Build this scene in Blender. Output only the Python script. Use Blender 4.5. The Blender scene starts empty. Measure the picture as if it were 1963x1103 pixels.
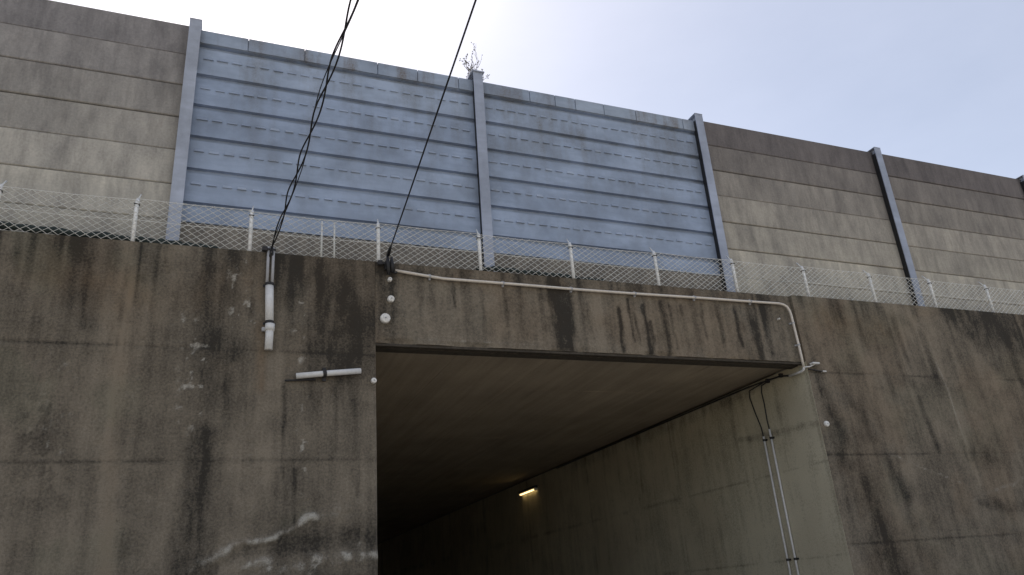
import bpy, bmesh, math, random
import numpy as np
from mathutils import Vector, Matrix

random.seed(7)
SC = bpy.context.scene
COL = SC.collection
R = math.radians

# ------------------------------------------------------------------ camera
cam_d = bpy.data.cameras.new('camera')
cam = bpy.data.objects.new('camera', cam_d)
COL.objects.link(cam)
cam_d.sensor_width = 36.0
cam_d.lens = 27.2666
cam_d.clip_start = 0.05
cam_d.clip_end = 2000.0
rt = Vector((0.9293546, -0.36157193, -0.07460407))
up = Vector((-0.07131229, -0.3740807, 0.9246503))
fw = Vector((0.36223554, 0.85400783, 0.37343814))
m = Matrix((rt, up, -fw)).transposed().to_4x4()
m.translation = Vector((0, -8.8, 1.6))
cam.matrix_world = m
SC.camera = cam

# ------------------------------------------------------------------ light
SUN_EL, SUN_AZ = 50.0, 1.0            # azimuth measured from +Y towards +X
world = bpy.data.worlds.new('World')
SC.world = world
world.use_nodes = True
wn = world.node_tree
wn.nodes.clear()
sky = wn.nodes.new('ShaderNodeTexSky')
sky.sky_type = 'NISHITA'
sky.sun_disc = False
sky.sun_elevation = R(SUN_EL)
sky.sun_rotation = R(SUN_AZ)
sky.air_density = 1.0
sky.dust_density = 1.1
sky.ozone_density = 1.0
bg = wn.nodes.new('ShaderNodeBackground')
bg.inputs['Strength'].default_value = 0.10
wo = wn.nodes.new('ShaderNodeOutputWorld')
wn.links.new(sky.outputs[0], bg.inputs[0])
# an even veil of thin high cloud over the whole sky
veil = wn.nodes.new('ShaderNodeBackground')
veil.inputs['Color'].default_value = (1.0, 0.96, 0.985, 1)
veil.inputs['Strength'].default_value = 0.36
adds = wn.nodes.new('ShaderNodeAddShader')
vt = wn.nodes.new('ShaderNodeTexCoord'); vm = wn.nodes.new('ShaderNodeMapping'); vm.inputs['Scale'].default_value = (1.2, 1.2, 3.0)
vnz = wn.nodes.new('ShaderNodeTexNoise'); vnz.inputs['Scale'].default_value = 1.6; vnz.inputs['Detail'].default_value = 7; vnz.inputs['Roughness'].default_value = 0.55
vr = wn.nodes.new('ShaderNodeMapRange'); vr.inputs[1].default_value = 0.3; vr.inputs[2].default_value = 0.7; vr.inputs[3].default_value = 0.31; vr.inputs[4].default_value = 0.41
wn.links.new(vt.outputs['Generated'], vm.inputs[0]); wn.links.new(vm.outputs[0], vnz.inputs['Vector']); wn.links.new(vnz.outputs['Fac'], vr.inputs[0]); wn.links.new(vr.outputs[0], veil.inputs['Strength'])
wn.links.new(bg.outputs[0], adds.inputs[0])
wn.links.new(veil.outputs[0], adds.inputs[1])
wn.links.new(adds.outputs[0], wo.inputs[0])

sun_d = bpy.data.lights.new('sun', 'SUN')
sun_d.energy = 4.5
sun_d.angle = R(0.5)
sun_d.color = (1.0, 0.94, 0.85)
sun = bpy.data.objects.new('sun', sun_d)
COL.objects.link(sun)
sdir = Vector((math.sin(R(SUN_AZ)) * math.cos(R(SUN_EL)), math.cos(R(SUN_AZ)) * math.cos(R(SUN_EL)), math.sin(R(SUN_EL))))
sun.rotation_euler = (-sdir).to_track_quat('-Z', 'Y').to_euler()
sun.location = sdir * 60

SC.view_settings.view_transform = 'Standard'
SC.view_settings.look = 'None'
SC.view_settings.gamma = 1.0
SC.view_settings.use_curve_mapping = False
SC.view_settings.exposure = 0.0

# ------------------------------------------------------------------ helpers
def tag(o, label=None, cat=None, group=None, kind=None):
    if label: o['label'] = label
    if cat: o['category'] = cat
    if group: o['group'] = group
    if kind: o['kind'] = kind
    return o

def thing(name, label, cat, loc=(0, 0, 0), group=None):
    o = bpy.data.objects.new(name, None)
    COL.objects.link(o)
    o.location = loc
    o.empty_display_size = 0.2
    return tag(o, label, cat, group)

def root_off(o):
    """sum of the plain translations above o (all parents here are unrotated when it is used)"""
    v = Vector((0, 0, 0))
    while o is not None:
        v += o.location
        o = o.parent
    return v

def obj(name, bm, mat, parent=None, smooth=False, shift=True):
    """link a bmesh, given in world coordinates, as one object (under parent)"""
    if parent is not None and shift:
        bmesh.ops.translate(bm, verts=bm.verts, vec=-root_off(parent))
    me = bpy.data.meshes.new(name)
    bm.to_mesh(me)
    bm.free()
    if smooth:
        me.polygons.foreach_set('use_smooth', [True] * len(me.polygons))
    me.materials.append(mat)
    o = bpy.data.objects.new(name, me)
    COL.objects.link(o)
    if parent is not None:
        o.parent = parent
    return o

def inst(name, me, parent, loc, color=None):
    o = bpy.data.objects.new(name, me)
    COL.objects.link(o)
    o.parent = parent
    o.location = loc
    if color: o.color = color
    return o

def BM():
    return bmesh.new()

def box(bm, x0, x1, y0, y1, z0, z1, bev=0.0):
    vs = [bm.verts.new(p) for p in ((x0, y0, z0), (x1, y0, z0), (x1, y1, z0), (x0, y1, z0),
                                    (x0, y0, z1), (x1, y0, z1), (x1, y1, z1), (x0, y1, z1))]
    fs = [bm.faces.new([vs[i] for i in f]) for f in ((3, 2, 1, 0), (4, 5, 6, 7), (0, 1, 5, 4), (1, 2, 6, 5), (2, 3, 7, 6), (3, 0, 4, 7))]
    if bev:
        es = list({e for f in fs for e in f.edges})
        bmesh.ops.bevel(bm, geom=es, offset=bev, segments=1, affect='EDGES')
    return bm

def tube(bm, pts, r, n=8, caps=True):
    pts = [Vector(p) for p in pts]
    rs = r if isinstance(r, (list, tuple)) else [r] * len(pts)
    rings = []
    prev = None
    for i, p in enumerate(pts):
        a = pts[max(i - 1, 0)]; b = pts[min(i + 1, len(pts) - 1)]
        t = (b - a).normalized()
        if prev is None:
            ref = Vector((0, 0, 1)) if abs(t.z) < 0.9 else Vector((0, 1, 0))
            u = t.cross(ref).normalized()
        else:
            u = (prev - t * prev.dot(t)).normalized()
        prev = u
        w = t.cross(u)
        rings.append([bm.verts.new(p + rs[i] * (math.cos(2 * math.pi * k / n) * u + math.sin(2 * math.pi * k / n) * w)) for k in range(n)])
    for a, b in zip(rings, rings[1:]):
        for k in range(n):
            bm.faces.new((a[k], a[(k + 1) % n], b[(k + 1) % n], b[k]))
    if caps:
        bm.faces.new(rings[0][::-1]); bm.faces.new(rings[-1])
    return bm

def prism_x(bm, prof, x0, x1):
    """extrude a closed (y,z) outline, counter-clockwise seen from +X, along X"""
    a = [bm.verts.new((x0, y, z)) for y, z in prof]
    b = [bm.verts.new((x1, y, z)) for y, z in prof]
    n = len(prof)
    for k in range(n):
        bm.faces.new((a[k], b[k], b[(k + 1) % n], a[(k + 1) % n]))
    bm.faces.new(a); bm.faces.new(b[::-1])
    bmesh.ops.recalc_face_normals(bm, faces=bm.faces)
    return bm

def lathe_y(bm, cx, cz, prof, n=14):
    """revolve (radius, y) points about the Y axis through (cx, cz)"""
    rings = []
    for r, y in prof:
        rings.append([bm.verts.new((cx + r * math.cos(2 * math.pi * k / n), y, cz + r * math.sin(2 * math.pi * k / n))) for k in range(n)])
    for a, b in zip(rings, rings[1:]):
        for k in range(n):
            bm.faces.new((a[k], a[(k + 1) % n], b[(k + 1) % n], b[k]))
    bm.faces.new(rings[0]); bm.faces.new(rings[-1][::-1])
    bmesh.ops.recalc_face_normals(bm, faces=bm.faces)
    return bm

# ------------------------------------------------------------------ noise for the wall relief and stains
def _h(ix, iz, s):
    v = np.sin(ix * 127.1 + iz * 311.7 + s * 74.7) * 43758.5453
    return v - np.floor(v)
def vn(x, z, s=0):
    ix = np.floor(x); iz = np.floor(z)
    fx = x - ix; fz = z - iz
    fx = fx * fx * (3 - 2 * fx); fz = fz * fz * (3 - 2 * fz)
    a = _h(ix, iz, s) * (1 - fx) + _h(ix + 1, iz, s) * fx
    b = _h(ix, iz + 1, s) * (1 - fx) + _h(ix + 1, iz + 1, s) * fx
    return a * (1 - fz) + b * fz
def fbm(x, z, s=0, o=5):
    t = 0; a = 0.5; n = 0
    for k in range(o):
        t = t + a * vn(x * 2 ** k + 17.3 * k, z * 2 ** k - 9.1 * k, s + k); n += a; a *= 0.55
    return t / n
def sst(a, b, v):
    t = np.clip((v - a) / (b - a), 0, 1)
    return t * t * (3 - 2 * t)
def stroke(x, z, pts, ws, soft=0.6, warp=0.05, s=3):
    """0..1 mask round a polyline; ws gives the half width at each point"""
    xx = x + warp * (fbm(x * 5, z * 1.5, s) - 0.5) * 2 + warp * 0.6 * (fbm(x * 14, z * 6, s + 5) - 0.5) * 2
    zz = z + warp * (fbm(x * 4, z * 4, s + 9) - 0.5) * 2
    best = np.zeros_like(x)
    for (p, q, w0, w1) in zip(pts, pts[1:], ws, ws[1:]):
        dx, dz = q[0] - p[0], q[1] - p[1]
        t = np.clip(((xx - p[0]) * dx + (zz - p[1]) * dz) / (dx * dx + dz * dz), 0, 1)
        d = np.hypot(xx - p[0] - t * dx, zz - p[1] - t * dz)
        w = w0 + (w1 - w0) * t
        best = np.maximum(best, 1 - sst(max(0.0, 0.75 - soft), 1.15, d / w))
    return best * (0.55 + 0.75 * sst(0.3, 0.7, fbm(x * 9, z * 2.2, s + 40, 4)))

def joint_line(x, z, s):
    """dirt caught in the joints between the concrete lifts, patchy along its length"""
    j = 0 * x
    for zz in (1.97, 3.20, 4.43): j = np.maximum(j, 1 - sst(0.0, 0.034, np.abs(z - zz)))
    return j * (0.25 + 0.75 * sst(0.38, 0.62, fbm(x * 1.6, z * 1.6, s)))
def stain_left(x, z):
    st = fbm(x * 5.0, z * 0.45, 1)
    cl = fbm(x * 1.1, z * 0.9, 2)
    g = 0.42 + 0.75 * (cl - 0.5) + 0.55 * (st - 0.5) + 0.3 * (fbm(x * 6, z * 5, 61) - 0.5)
    g = g + 0.40 * sst(.48, .68, fbm(x * 6.5, z * 0.25, 180, 4)) * np.exp(-(5.66 - z) / 0.9)
    g = g + 0.50 * stroke(x, z, [(0.75, 5.7), (1.25, 5.3), (1.5, 4.9), (1.45, 4.3)], [0.45, 0.65, 0.6, 0.4], 0.9, 0.15, 11)
    g = g + 0.50 * stroke(x, z, [(0.06, 3.5), (0.03, 2.69), (-0.02, 1.9)], [0.16, 0.24, 0.42], 0.8, 0.06, 12)
    g = g + 0.25 * stroke(x, z, [(-1.5, 3.6), (-1.3, 3.0)], [0.35, 0.3], 0.95, 0.2, 13) * (fbm(x * 9, z * 9, 14) > 0.45)
    g = g + 0.35 * stroke(x, z, [(0.3, 4.4), (0.2, 3.9)], [0.4, 0.35], 0.9, 0.15, 15) * fbm(x * 8, z * 8, 16)
    for k, (px, za, zb, w, a) in enumerate(((0.86, 4.05, 3.0, .04, .35), (1.12, 5.0, 3.9, .05, .3), (1.66, 3.9, 2.8, .05, .3), (1.42, 4.05, 3.3, .04, .25), (0.45, 5.6, 4.8, .06, .25), (-1.25, 5.4, 4.6, .07, .3), (-0.9, 5.0, 4.3, .03, .25), (1.0, 3.1, 2.55, .05, .35))):
        g = g + a * stroke(x, z, [(px, za), (px + .02, zb)], [w, w * .8], 0.9, 0.03, 30 + k)
    g = g + 0.30 * joint_line(x, z, 190) + 0.35 * (1 - sst(0.0, 0.03, np.abs(x + 0.75))) * sst(.4, .6, fbm(x, z * 1.2, 191))
    band = stroke(x, z, [(-0.86, 5.6), (-0.84, 4.3), (-0.80, 3.1), (-0.70, 1.9)], [0.10, 0.13, 0.11, 0.13], 0.8, 0.05, 17)
    g = g - 0.32 * band
    g = g - 0.22 * stroke(x, z, [(0.55, 3.3), (0.7, 2.7)], [0.35, 0.3], 0.95, 0.2, 18)
    w = 0.35 * sst(0.42, 0.65, fbm(x * 1.4, z * 1.1, 20)) * sst(3.6, 5.2, z)
    w = w + 0.5 * stroke(x, z, [(-1.6, 5.2), (-0.6, 5.0), (0.4, 5.2)], [0.4, 0.35, 0.4], 0.95, 0.2, 21)
    w = w + 0.7 * stroke(x, z, [(0.6, 4.7), (0.58, 4.0)], [0.12, 0.10], 0.8, 0.06, 22) + 0.25 * band
    sp = fbm(x * 16, z * 13, 23, 4)
    p = 0.75 * sst(0.60, 0.74, sp) * np.clip(stroke(x, z, [(-0.1, 4.7), (-0.05, 3.6)], [.3, .3], .9, .1, 24) + stroke(x, z, [(1.02, 5.3), (1.05, 3.6), (1.1, 2.9)], [.14, .14, .1], .9, .08, 25)
                                             + stroke(x, z, [(0.35, 5.4), (0.4, 4.7)], [.3, .3], .9, .08, 26) + 0.5 * stroke(x, z, [(-1.4, 4.2), (-1.3, 3.4)], [.35, .35], .9, .1, 27) + 0.12, 0, 1)
    led = stroke(x, z, [(0.02, 2.12), (0.28, 2.26), (0.5, 2.37), (0.84, 2.41), (1.05, 2.50), (1.18, 2.59), (1.40, 2.58)], [.07, .09, .05, .055, .07, .085, .08], .95, .07, 28)
    led = np.maximum(led, 0.75 * stroke(x, z, [(1.45, 2.66), (1.74, 2.72)], [.08, .09], .9, .05, 29))
    low = np.maximum(stroke(x, z, [(0.45, 2.12), (0.72, 2.15)], [.07, .09], .8, .05, 40), stroke(x, z, [(0.75, 2.04), (1.0, 2.09), (1.32, 2.12), (1.54, 2.19), (1.88, 2.13)], [.11, .13, .13, .13, .11], .95, .09, 41))
    low = low * (0.35 + 0.65 * sst(0.38, 0.6, fbm(x * 12, z * 12, 42)))
    led = led * (0.45 + 0.55 * sst(0.35, 0.6, fbm(x * 10, z * 10, 47)))
    p = np.maximum(p, np.maximum(led * 0.8, low * 0.9))
    dk = stroke(x, z, [(0.15, 2.05), (0.5, 2.25), (0.89, 2.32), (1.43, 2.36), (1.88, 2.36)], [.08, .10, .13, .19, .20], .8, .06, 43)
    g = g + 0.27 * dk * (1 - led) * (1 - low)
    mo = 0.5 * sst(0.5, 0.7, fbm(x * 1.7, z * 1.3, 44)) * sst(-0.2, -1.0, x) + 0.4 * stroke(x, z, [(0.9, 2.55), (1.2, 2.66)], [.08, .08], .9, .06, 45)
    rel = 0.022 * np.maximum(led, low) - 0.012 * dk + 0.008 * (fbm(x * 2, z * 2, 46) - 0.5) - 0.006 * sst(.62, .7, sp)
    return g, w, p, mo, rel

def stain_fascia(x, z):
    st = fbm(x * 7.0, z * 0.5, 51)
    g = 0.30 + 0.45 * (fbm(x * 1.0, z * 0.8, 52) - 0.5) + 0.65 * (st - 0.5) + 0.25 * (fbm(x * 7, z * 6, 62) - 0.5)
    g = g + 0.30 * sst(.46, .68, fbm(x * 8, z * 0.25, 181, 4)) * np.exp(-(5.50 - np.minimum(z, 5.5)) / 0.6)
    g = g + 0.22 * sst(5.44, 5.52, z)
    g = g + 0.35 * stroke(x, z, [(2.0, 5.7), (2.03, 4.6)], [.22, .15], .8, .06, 53)
    drips = ((4.40, 5.42, 4.70, .15, .5), (4.52, 5.40, 4.63, .11, .7), (4.18, 5.45, 4.9, .06, .25), (5.31, 5.27, 4.64, .035, .6), (5.50, 5.40, 4.78, .035, .6), (5.57, 5.2, 4.75, .025, .4), (5.73, 5.30, 4.62, .04, .65),
             (5.80, 5.1, 4.62, .03, .5), (6.05, 5.40, 4.62, .05, .6), (6.18, 5.35, 4.7, .03, .45), (6.35, 5.35, 4.75, .04, .35), (2.92, 5.54, 5.1, .03, .45), (3.3, 5.4, 4.9, .03, .3), (7.0, 5.4, 4.8, .05, .35), (7.3, 5.4, 4.8, .05, .4), (7.6, 5.42, 4.64, .10, .4), (7.85, 5.4, 4.7, .06, .35), (6.7, 5.4, 4.9, .03, .35), (3.62, 5.4, 4.75, .04, .2), (4.85, 5.3, 4.8, .04, .2))
    for k, (px, za, zb, w, a) in enumerate(drips):
        g = g + 1.35 * a * stroke(x, z, [(px, za), (px + .015, zb)], [w * 1.3, w], 0.85, 0.04, 70 + k)
    w = 0.45 * sst(.4, .65, fbm(x * 1.2, z, 54)) + 0.25 * sst(5.4, 5.5, z) * sst(.45, .6, fbm(x * 2, z * 2, 55))
    p = 0.25 * sst(.6, .75, fbm(x * 9, z * 3, 56)) + 0.3 * stroke(x, z, [(2.3, 4.68), (4.0, 4.66)], [.03, .02], .9, .02, 57)
    return g, w, p, 0.15 * sst(.5, .7, fbm(x * 3, z * 3, 58)), 0.006 * (fbm(x * 2, z * 2, 59) - .5)

def stain_right(x, z):
    xs = x + 0.10 * (z - 4.0)
    st = fbm(xs * 4.5, z * 0.4, 101)
    g = 0.36 + 0.6 * (fbm(xs * 0.9, z * 0.7, 102) - .5) + 0.5 * (st - .5) + 0.3 * (fbm(x * 6, z * 5, 63) - 0.5)
    g = g + 0.40 * sst(.48, .68, fbm(xs * 5.5, z * 0.25, 182, 4)) * np.exp(-(5.66 - z) / 1.2)
    g = g + 0.55 * stroke(x, z, [(8.55, 4.5), (8.75, 3.5), (8.98, 2.6), (9.2, 1.4)], [.16, .24, .34, .42], .8, .09, 103)
    g = g + 0.32 * joint_line(x, z, 192)
    g = g + 0.28 * stroke(x, z, [(8.9, 4.6), (9.3, 3.6), (9.7, 2.6)], [.10, .14, .2], .9, .09, 104)
    g = g + 0.40 * stroke(x, z, [(11.6, 5.6), (12.4, 5.4), (14.5, 5.4)], [.3, .5, .7], .9, .15, 105)
    g = g + 0.35 * stroke(x, z, [(12.2, 5.2), (12.5, 4.6)], [.3, .2], .9, .12, 106)
    g = g + 0.45 * stroke(x, z, [(10.45, 4.35), (10.6, 3.25)], [.09, .07], .8, .05, 107)
    g = g + 0.30 * stroke(x, z, [(10.4, 5.4), (10.5, 4.6)], [.08, .06], .8, .05, 108)
    g = g + 0.35 * stroke(x, z, [(11.3, 3.2), (11.9, 3.05)], [.3, .25], .9, .15, 109)
    g = g + 0.4 * stroke(x, z, [(13.0, 4.5), (13.2, 3.4)], [.06, .08], .8, .05, 110)
    g = g + 0.35 * stroke(x, z, [(11.2, 2.45), (12.6, 2.3)], [.12, .18], .9, .12, 111)
    g = g - 0.32 * stroke(x, z, [(10.8, 5.5), (11.05, 5.1), (11.18, 4.3), (11.22, 3.5), (11.3, 2.7)], [.10, .12, .09, .07, .05], .8, .05, 112)
    g = g - 0.20 * stroke(x, z, [(9.65, 4.6), (9.8, 3.6), (9.9, 3.0)], [.3, .4, .3], .9, .1, 113)
    w = 0.4 * sst(.42, .62, fbm(x * 1.1, z, 114)) + 0.45 * stroke(x, z, [(9.0, 5.3), (10.4, 5.2)], [.4, .4], .9, .15, 115)
    p = 0.5 * stroke(x, z, [(11.05, 4.9), (11.2, 4.2), (11.24, 3.4)], [.025, .03, .02], .9, .03, 116)
    p = p + 0.45 * stroke(x, z, [(9.6, 3.2), (10.4, 2.92), (10.9, 2.75)], [.03, .02, .02], .8, .06, 117) + 0.35 * stroke(x, z, [(11.0, 2.5), (11.6, 2.62), (12.5, 2.85)], [.05, .07, .06], .9, .06, 118)
    p = p + 0.3 * sst(.62, .75, fbm(x * 14, z * 12, 119, 4)) * 0.5
    mo = 0.35 * sst(.5, .7, fbm(x * 1.5, z * 1.5, 120))
    return g, w, np.clip(p, 0, 1), mo, 0.008 * (fbm(x * 2, z * 2, 121) - .5)

TUN_Y = [-0.03] + [0.27 + 3.6 * k for k in range(1, 9)] + [62.0]
def stain_tunnel(y, z):
    g = 0.08 + 0.32 * (fbm(y * 0.8, z * 0.7, 131) - .5) + 0.25 * (fbm(y * 5, z * .5, 132) - .5)
    g = g + 0.45 * stroke(y, z, [(0.02, 3.67), (1.2, 3.74), (1.85, 3.80)], [.07, .085, .05], .6, .03, 133)
    g = g + 0.25 * stroke(y, z, [(0.0, 4.5), (0.02, 1.5)], [.05, .06], .9, .02, 134)
    g = g + 0.3 * stroke(y, z, [(1.3, 4.5), (3.0, 4.5), (8, 4.5)], [.12, .2, .2], .9, .06, 135)
    jt = np.zeros_like(y)
    for yy in TUN_Y[1:-1]: jt = np.maximum(jt, 1 - sst(0.0, 0.045, np.abs(y - yy)))
    for zz in (1.85, 3.12): jt = np.maximum(jt, 1 - sst(0.0, 0.035, np.abs(z - zz)))
    g = g + 0.32 * jt * sst(0.35, 0.6, fbm(y * 2.2, z * 2.2, 139))
    for k, yy in enumerate((0.75, 1.9, 2.7, 3.75, 5.1, 6.6, 8.2, 9.9)):
        g = g + 0.22 * stroke(y, z, [(yy, 4.6), (yy + .03, 3.2 + 0.25 * (k % 3))], [.10, .05], .9, .05, 170 + k)
    w = 0.3 * sst(.4, .7, fbm(y * .6, z * .8, 136))
    mo = 0.35 + 0 * y
    return g, w, 0 * y, mo, 0.006 * (fbm(y * 2, z * 2, 137) - .5)

# ------------------------------------------------------------------ materials
def new_mat(name):
    mt = bpy.data.materials.new(name)
    mt.use_nodes = True
    nt = mt.node_tree
    nt.nodes.clear()
    out = nt.nodes.new('ShaderNodeOutputMaterial')
    b = nt.nodes.new('ShaderNodeBsdfPrincipled')
    nt.links.new(b.outputs[0], out.inputs[0])
    return mt, nt, b

class NB:
    """short node-building helpers"""
    def __init__(s, nt): s.nt = nt
    def n(s, t, **k):
        nd = s.nt.nodes.new(t)
        for a, v in k.items(): setattr(nd, a, v)
        return nd
    def L(s, a, b): s.nt.links.new(a, b)
    def pos(s, scale=(1, 1, 1), obj=False):
        src = s.n('ShaderNodeTexCoord').outputs['Object'] if obj else s.n('ShaderNodeNewGeometry').outputs['Position']
        mp = s.n('ShaderNodeMapping'); mp.inputs['Scale'].default_value = scale
        s.L(src, mp.inputs[0]); return mp.outputs[0]
    def noise(s, vec, scale, detail=6, rough=0.6, w=None):
        nd = s.n('ShaderNodeTexNoise'); s.L(vec, nd.inputs['Vector'])
        nd.inputs['Scale'].default_value = scale; nd.inputs['Detail'].default_value = detail; nd.inputs['Roughness'].default_value = rough
        if w is not None:
            nd.noise_dimensions = '4D'; s.L(w, nd.inputs['W'])
        return nd.outputs['Fac']
    def math(s, op, a, b=None, clamp=False):
        nd = s.n('ShaderNodeMath', operation=op, use_clamp=clamp)
        for i, v in enumerate((a, b)):
            if v is None: continue
            if isinstance(v, (int, float)): nd.inputs[i].default_value = v
            else: s.L(v, nd.inputs[i])
        return nd.outputs[0]
    def ramp(s, fac, a, b, c0=(0, 0, 0, 1), c1=(1, 1, 1, 1)):
        nd = s.n('ShaderNodeValToRGB'); s.L(fac, nd.inputs[0])
        e = nd.color_ramp.elements; e[0].position = a; e[1].position = b; e[0].color = c0; e[1].color = c1
        return nd.outputs[0]
    def mix(s, fac, a, b, mode='MIX'):
        nd = s.n('ShaderNodeMix', data_type='RGBA', blend_type=mode)
        for sock, v in ((nd.inputs[0], fac), (nd.inputs[6], a), (nd.inputs[7], b)):
            if isinstance(v, (int, float)): sock.default_value = v
            elif isinstance(v, tuple): sock.default_value = v if len(v) == 4 else v + (1,)
            else: s.L(v, sock)
        return nd.outputs[2]
    def bump(s, h, strength, dist, bsdf):
        nd = s.n('ShaderNodeBump'); nd.inputs['Strength'].default_value = strength; nd.inputs['Distance'].default_value = dist
        s.L(h, nd.inputs['Height']); s.L(nd.outputs[0], bsdf.inputs['Normal'])

def mat_cast(name, light, dark, warm=(0.20, 0.135, 0.08)):
    mt, nt, b = new_mat(name); q = NB(nt)
    at = q.n('ShaderNodeAttribute', attribute_name='stain')
    sep = q.n('ShaderNodeSeparateColor'); q.L(at.outputs['Color'], sep.inputs[0])
    p = q.pos()
    n1 = q.noise(p, 2.2, 8, 0.65)
    n2 = q.noise(q.pos((9, 9, 0.7)), 1.0, 6, 0.6)
    n3 = q.noise(p, 38, 4, 0.7)
    n4 = q.noise(p, 140, 2, 0.6)
    g = q.math('ADD', sep.outputs[0], q.math('MULTIPLY', q.math('SUBTRACT', n1, 0.5), 0.9))
    g = q.math('ADD', g, q.math('MULTIPLY', q.math('SUBTRACT', n2, 0.5), 0.8))
    g = q.math('ADD', g, q.math('MULTIPLY', q.math('SUBTRACT', n3, 0.5), 1.35))
    g = q.math('ADD', q.math('MULTIPLY', q.math('SUBTRACT', g, 0.5), 1.05), 0.53, True)
    c = q.mix(g, light, dark)
    c = q.mix(q.math('MULTIPLY', sep.outputs[1], 0.62), c, q.mix(g, warm, tuple(v * 0.3 for v in warm)))
    mo = q.math('MULTIPLY', at.outputs['Alpha'], 0.4)
    c = q.mix(mo, c, q.mix(g, (0.17, 0.18, 0.12), (0.035, 0.04, 0.025)))
    n5 = q.noise(p, 60, 6, 0.85)
    pf = q.ramp(q.math('ADD', n5, q.math('MULTIPLY', sep.outputs[2], 0.34)), 0.56, 0.82)
    c = q.mix(q.math('MULTIPLY', pf, q.math('MULTIPLY', sep.outputs[2], 1.3, True)), c, (0.42, 0.395, 0.34))
    lich = q.ramp(q.noise(p, 24, 4, 0.8), 0.62, 0.72)
    c = q.mix(q.math('MULTIPLY', lich, 0.18), c, (0.34, 0.33, 0.30))
    c = q.mix(1.0, c, q.ramp(n4, 0.2, 0.8, (0.72, 0.72, 0.72, 1), (1.25, 1.25, 1.25, 1)), 'MULTIPLY')
    q.L(c, b.inputs['Base Color'])
    b.inputs['Roughness'].default_value = 0.92
    b.inputs['Specular IOR Level'].default_value = 0.25
    q.bump(q.math('ADD', q.math('MULTIPLY', n3, 0.7), q.math('MULTIPLY', n4, 0.5)), 0.55, 0.012, b)
    return mt

M = {}
M['cast'] = mat_cast('weathered_concrete', (0.246, 0.207, 0.156), (0.040, 0.035, 0.028))
M['tunnel'] = mat_cast('tunnel_concrete', (0.64, 0.58, 0.435), (0.14, 0.125, 0.095))

def mat_soffit():
    mt, nt, b = new_mat('board_marked_concrete'); q = NB(nt)
    p = q.pos()
    n1 = q.noise(p, 0.9, 6, 0.6)
    bd = q.noise(q.pos((8, 0.35, 1)), 1.0, 5, 0.6)
    n3 = q.noise(p, 30, 4, 0.7)
    f = q.math('ADD', q.math('MULTIPLY', n1, 0.5), q.math('MULTIPLY', bd, 0.5))
    f = q.math('ADD', f, q.math('MULTIPLY', q.math('SUBTRACT', n3, .5), .35), True)
    c = q.ramp(f, 0.25, 0.75, (0.22, 0.18, 0.13, 1), (0.47, 0.39, 0.285, 1))
    q.L(c, b.inputs['Base Color']); b.inputs['Roughness'].default_value = 0.9
    q.bump(q.math('ADD', bd, q.math('MULTIPLY', n3, .3)), 0.5, 0.02, b)
    return mt
M['soffit'] = mat_soffit()

def mat_panel():
    """precast barrier panels: the object colour carries each panel's own tone"""
    mt, nt, b = new_mat('precast_panel_concrete'); q = NB(nt)
    oi = q.n('ShaderNodeObjectInfo')
    w = q.math('MULTIPLY', oi.outputs['Random'], 37.0)
    p = q.pos((1, 1, 1), True)
    n1 = q.noise(p, 1.1, 6, 0.6, w)
    st = q.noise(q.pos((4.5, 4.5, 0.9), True), 1.0, 7, 0.68, w)
    n3 = q.noise(p, 34, 4, 0.7, w)
    f = q.math('ADD', q.math('MULTIPLY', n1, 0.55), q.math('MULTIPLY', st, 0.45))
    f = q.math('ADD', f, q.math('MULTIPLY', q.math('SUBTRACT', n3, .5), .35), True)
    k = q.ramp(f, 0.30, 0.72, (0.55, 0.55, 0.57, 1), (1.40, 1.38, 1.33, 1))
    c = q.mix(1.0, oi.outputs['Color'], k, 'MULTIPLY')
    drip = q.ramp(q.noise(q.pos((6, 6, 1.3), True), 1.0, 7, 0.68, w), 0.46, 0.78)
    c = q.mix(q.math('MULTIPLY', drip, 0.5), c, (0.045, 0.04, 0.042))
    q.L(c, b.inputs['Base Color']); b.inputs['Roughness'].default_value = 0.93
    b.inputs['Specular IOR Level'].default_value = 0.25
    q.bump(n3, 0.4, 0.01, b)
    return mt
M['panel'] = mat_panel()

def mat_paint(name, base, dirt=(0.17, 0.16, 0.14), amt=0.75, rough=0.6):
    mt, nt, b = new_mat(name); q = NB(nt)
    oi = q.n('ShaderNodeObjectInfo')
    w = q.math('MULTIPLY', oi.outputs['Random'], 23.0)
    p = q.pos()
    n1 = q.noise(p, 1.5, 7, 0.62)
    st = q.noise(q.pos((5, 5, 0.5)), 1.0, 6, 0.6)
    hz = q.noise(q.pos((1.3, 1, 7), True), 1.0, 5, 0.6, w)
    n3 = q.noise(p, 42, 3, 0.7)
    c = q.mix(q.ramp(n1, 0.38, 0.66), tuple(v * 1.10 for v in base), tuple(v * 0.72 for v in base))
    c = q.mix(q.math('MULTIPLY', q.ramp(hz, 0.42, 0.66), 0.6), c, tuple(v * 0.76 for v in base))
    d = q.math('MULTIPLY', q.ramp(q.math('ADD', q.math('MULTIPLY', st, .6), q.math('MULTIPLY', n1, .4)), 0.48, 0.72), amt)
    d = q.math('MULTIPLY', d, q.ramp(n3, 0.25, 0.6))
    # the object colour's red channel says how dirty the piece is
    sep = q.n('ShaderNodeSeparateColor'); q.L(oi.outputs['Color'], sep.inputs[0])
    c = q.mix(q.math('MULTIPLY', d, sep.outputs[0]), c, dirt)
    c = q.mix(1.0, c, q.mix(q.math('MULTIPLY', oi.outputs['Random'], 1.0), (0.92, 0.93, 0.95), (1.06, 1.05, 1.03)), 'MULTIPLY')
    q.L(c, b.inputs['Base Color']); b.inputs['Roughness'].default_value = rough
    b.inputs['Specular IOR Level'].default_value = 0.35
    q.bump(n3, 0.12, 0.004, b)
    return mt
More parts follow.
